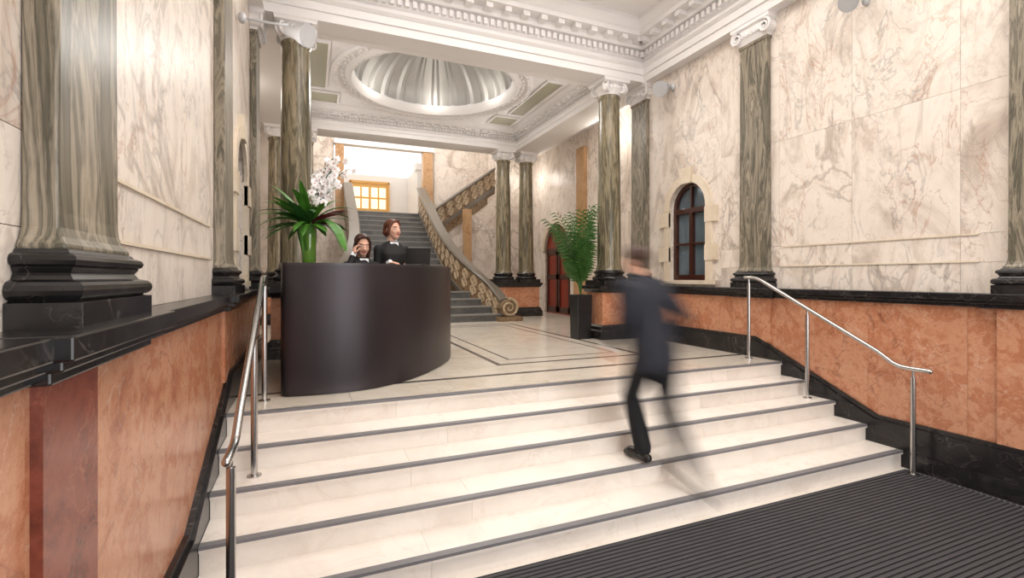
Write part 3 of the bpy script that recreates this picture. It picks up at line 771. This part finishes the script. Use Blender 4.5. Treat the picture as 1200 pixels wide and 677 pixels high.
def person(name,loc,rz,torso,arms,legs,hd,cloth,legm,hair,style,skirt=False,shirt=True,k=1,ks=1):
    p=empty(name,loc,rz)
    bm=bmesh.new()
    rings=[]
    for (x,y,z,rx,ry) in torso:
        rings.append([bm.verts.new((x+rx*math.copysign(abs(math.cos(a))**.85,math.cos(a)),y+ry*math.copysign(abs(math.sin(a))**.9,math.sin(a)),z)) for a in [2*math.pi*i/28 for i in range(28)]])
    for a,b in zip(rings,rings[1:]):
        for i in range(28): bm.faces.new([a[i],a[(i+1)%28],b[(i+1)%28],b[i]])
    bm.faces.new(rings[0]); bm.faces.new(rings[-1])
    for A in arms:
        s,e,w=[V(q) for q in A['j']]
        capsule(bm,[s,s.lerp(e,.4),e,e.lerp(w,.35),w],[.068*k,.055*k,.046*k,.045*k,.034*k],16)
    o=finish(bm,'jacket',cloth,p,smooth=True); remesh(o,.011,5)
    bm=bmesh.new()
    for A in arms:
        hand(bm,A['j'][2],A['d'],A['n'],A['s'],k=.98*k,curl=A.get('c',.45))
    finish(bm,'hands','skin',p,smooth=True)
    if shirt:
        bm=bmesh.new()
        for A in arms:
            e,w=V(A['j'][1]),V(A['j'][2]); d=(w-e).normalized(); tube(bm,[w-d*.01,w+d*.035],[.033*k,.031*k],16)
        x,y,z,rx,ry=torso[-1]
        if shirt=='collar':
            tube(bm,[(x,y-.005,z-.03),(x,y,z+.020)],[.075*k,.060*k],20)
        yy=torso[-3][1]+torso[-3][4]
        a=[bm.verts.new(q) for q in [(x-.05,y+.07,z-.015),(x+.05,y+.07,z-.015),(x+.035,yy+.012,z-.12),(x,yy+.016,z-.26),(x-.035,yy+.012,z-.12)]]
        bm.faces.new(a)
        finish(bm,'shirt','shirt',p,smooth='auto')
    bm=bmesh.new()
    for hp,kn,an,toe in legs:
        hp,kn,an=V(hp),V(kn),V(an)
        capsule(bm,[hp,hp.lerp(kn,.45),kn,kn.lerp(an,.4),an.lerp(kn,.03)],[.10*k*ks,.088*k*ks,.066*k*ks,.062*k*ks,.056*k*ks],16)
    ball(bm,((legs[0][0][0]+legs[1][0][0])/2,legs[0][0][1]-.01,legs[0][0][2]),(.165*k,.12*k,.12*k))
    o=finish(bm,'trousers',legm,p,smooth=True); remesh(o,.011,4)
    bm=bmesh.new()
    for hp,kn,an,toe in legs:
        an,toe=V(an),V(toe); d=(toe-an); dh=V((d.x,d.y,0)).normalized()
        capsule(bm,[an-dh*.045+V((0,0,toe.z-an.z))*(.75),an.lerp(toe,.45)+V((0,0,-.012)),toe-d.normalized()*.05,toe],[.036*k,.042*k,.042*k,.026*k],14,flat=.95)
        capsule(bm,[an+V((0,0,.03)),an-V((0,0,.03))],[.043,.045],12)
    o=finish(bm,'shoes','shoe',p,smooth=True); remesh(o,.007,2)
    head(p,*hd,hair,style)
    return p
T=[(0,-.10,.73,.205,.155),(0,-.10,.80,.205,.155),(0,-.08,.92,.195,.145),(0,-.05,1.05,.18,.135),(0,-.01,1.18,.192,.14),(0,.02,1.30,.205,.142),(0,.035,1.38,.203,.122),(0,.05,1.43,.165,.10),(0,.06,1.47,.10,.08),(0,.07,1.50,.066,.066)]
man=person('walking_man',(2.52,3.20,-.474),math.radians(4),T,
  [dict(j=[(-.19,.03,1.39),(-.265,-.03,1.12),(-.25,.14,.92)],d=(-.05,.35,-.9),n=(1,.2,0),s=-1),
   dict(j=[(.19,.03,1.39),(.33,-.10,1.14),(.29,.06,.94)],d=(0,.3,-.9),n=(-1,.2,0),s=1)],
  [[(-.09,-.09,.88),(-.09,.07,.50),(-.08,-.06,.10),(-.09,.13,.03)],[(.09,-.10,.88),(.10,-.14,.42),(.09,-.37,.02),(.09,-.20,-.125)]],
  ((0,.12,1.615),0,math.radians(-8)),'suit','trouser','hairb','short',shirt=True,k=1.06,ks=1.12)
# the man is caught mid-stride by a long exposure: real deformation motion, planted foot at rest
bpy.context.view_layer.update()
dg=bpy.context.evaluated_depsgraph_get()
desc=[]
def rec(o):
    for c in o.children: desc.append(c); rec(c)
rec(man)
for o in desc:
    if o.type!='MESH': continue
    me=bpy.data.meshes.new_from_object(o.evaluated_get(dg)); 
    me.name=o.name
    mats=[m for m in o.data.materials]
    o.modifiers.clear(); o.data=me
    if len(me.materials)==0:
        for m in mats: me.materials.append(m)
    T0=man.matrix_world.inverted()@o.matrix_world; Rinv=T0.to_3x3().inverted()
    o.shape_key_add(name='Basis'); kb=o.shape_key_add(name='stride')
    for v in me.vertices:
        q=T0@v.co
        a=min(1,max(0,q.z/.9)); a=a*a*(3-2*a)
        d=V((-.10,.40,.08))*a
        if q.x>0.0 and q.z<.8:
            b=min(1,max(0,(.8-q.z)/.75)); d=d*(1-b)+V((-.06,.95,.28))*b
        kb.data[v.index].co=v.co+Rinv@d
    kb.slider_min=-1
    for fr,val in ((0,-1.0),(2,1.0)):
        kb.value=val; kb.keyframe_insert('value',frame=fr)
    try:
        for fc in me.shape_keys.animation_data.action.fcurves:
            for kp in fc.keyframe_points: kp.interpolation='LINEAR'
    except Exception as e: print('fc',e)
S.frame_set(1)
S.render.use_motion_blur=True
S.render.motion_blur_shutter=.5
T2=[(0,-.01,.88,.165,.12),(0,0,.97,.15,.11),(0,0,1.07,.135,.10),(0,.01,1.17,.15,.125),(0,.01,1.27,.165,.125),(0,0,1.34,.165,.10),(0,0,1.385,.12,.08),(0,0,1.42,.06,.055)]
person('receptionist_woman',(.86,5.66,0),math.radians(192),T2,
  [dict(j=[(-.155,0,1.32),(-.19,.02,1.08),(-.12,.22,1.16)],d=(.5,.8,.0),n=(0,0,-1),s=-1,c=.3),
   dict(j=[(.155,0,1.32),(.19,.02,1.08),(.12,.22,1.16)],d=(-.5,.8,.0),n=(0,0,-1),s=1,c=.3)],
  [[(-.08,0,.86),(-.08,.03,.47),(-.08,0,.09),(-.085,.15,.025)],[(.08,0,.86),(.08,.03,.47),(.08,0,.09),(.085,.15,.025)]],
  ((0,.03,1.545),math.radians(20),math.radians(4)),'blackcloth','blackcloth','haira','bob',k=.9,shirt='collar')
sh=-.20
T3=[(x,y,z+sh,a,b) for x,y,z,a,b in T2]
w1=person('receptionist_woman',(.50,5.46,0),math.radians(200),T3,
  [dict(j=[(-.155,0,1.12),(-.20,.05,.90),(-.06,.24,.95)],d=(.5,.8,-.1),n=(0,0,-1),s=-1,c=.3),
   dict(j=[(.155,0,1.12),(.24,.12,.98),(.125,.075,1.235)],d=(-.25,-.1,1),n=(-1,0,.0),s=-1,c=.6)],
  [[(-.09,0,.70),(-.11,.38,.66),(-.11,.40,.32),(-.115,.52,.265)],[(.09,0,.70),(.11,.38,.66),(.11,.40,.32),(.115,.52,.265)]],
  ((0,.03,1.345),math.radians(-12),math.radians(-10)),'blackcloth','blackcloth','hairb','long',k=.9)
bm=bmesh.new(); tube(bm,[(.088,.045,1.30),(.080,.035,1.40)],.02,8,flat=.4,side=(0,1,0)); finish(bm,'telephone_handset','screen',w1,smooth='auto')
sl=empty('office_stool',(.50,5.48,0)); bm=bmesh.new()
lathe(bm,[(.19,.53),(.20,.55),(.20,.575),(.18,.585)],0,0,32,0); tube(bm,[(0,0,.06),(0,0,.53)],.025,12,1)
for k in range(5):
    a=2*math.pi*k/5; capsule(bm,[(0,0,.07),(.24*math.cos(a),.24*math.sin(a),.03)],[.022,.018],8,1)
tor=[(.16*math.cos(2*math.pi*i/24),.16*math.sin(2*math.pi*i/24),.27) for i in range(25)]
tube(bm,tor,.01,8,1); tube(bm,[(-.16,0,.27),(.16,0,.27)],.008,8,1)
finish(bm,'stool_parts',['blackcloth','steel'],sl,smooth='auto')
# ---------------------------------------------------------------- lights
def area(name,loc,rot,sx,sy,p,col=(1,.97,.93)):
    l=bpy.data.lights.new(name,'AREA'); l.shape='RECTANGLE'; l.size=sx; l.size_y=sy; l.energy=p; l.color=col
    o=bpy.data.objects.new(name,l); o.location=loc; o.rotation_euler=rot; S.collection.objects.link(o)
def point(name,loc,p,r=.1,col=(1,.94,.86)):
    l=bpy.data.lights.new(name,'POINT'); l.energy=p; l.shadow_soft_size=r; l.color=col
    o=bpy.data.objects.new(name,l); o.location=loc; S.collection.objects.link(o)
def spotl(name,loc,tgt,p,ang=110,col=(1,.96,.92),r=.08):
    l=bpy.data.lights.new(name,'SPOT'); l.energy=p; l.spot_size=math.radians(ang); l.spot_blend=.9; l.color=col; l.shadow_soft_size=r
    o=bpy.data.objects.new(name,l); o.location=loc; o.rotation_euler=(V(tgt)-V(loc)).to_track_quat('-Z','Y').to_euler(); S.collection.objects.link(o)
area('entrance_daylight',(2.3,-2.0,1.4),(math.radians(90),0,0),3.8,3.6,145,(1,.985,.97))
for i in range(6):
    a=2*math.pi*i/6+.3; point('dome_uplight',(cx+1.25*math.cos(a),cy+1.25*math.sin(a),4.90),4.5,.04)
area('rear_hall_lamp',(2.22,9.18,4.6),(0,0,0),1.6,1.6,95)
for x,y in ((-.40,2.9),(4.98,2.9),(-.40,5.1),(4.98,5.1),(-.40,.4),(4.98,.4)):
    spotl('front_ceiling_fill',(x,y,3.0),(2.3,y+1.5 if y>5 else y+.8,4.8),30,100)  # added fill spots without fixtures, to brighten the front ceiling and entablature
for x,y in ((-.2,7.35),(4.65,7.35),(-.2,11.1),(4.65,11.1)):
    spotl('rear_ceiling_fill',(x,y,3.7),(2.2,9.2,4.9),38,130)  # unseen spots added near the columns to lift the rear hall ceiling
point('alcove_lamp',(5.75,8.6,4.1),20,.2); point('alcove_lamp',(-1.3,9.0,4.1),20,.2); point('alcove_lamp',(5.75,12.6,3.9),14,.2)
area('stair_hall_lamp',(2.2,13.6,6.8),(0,0,0),4,2.4,220)
w=bpy.data.worlds.new('World'); S.world=w; w.use_nodes=True
bg=w.node_tree.nodes['Background']; bg.inputs[0].default_value=(.93,.95,1,1); bg.inputs[1].default_value=1.3
# ---------------------------------------------------------------- camera
cam=bpy.data.cameras.new('Camera'); co=bpy.data.objects.new('Camera',cam); S.collection.objects.link(co)
co.location=(0,0,1.0); co.rotation_euler=(math.radians(90),0,-math.atan2(.3853,.9228))
cam.sensor_width=36; cam.lens=36*563/1200; cam.shift_y=-13.5/1200; cam.clip_start=.05
S.camera=co
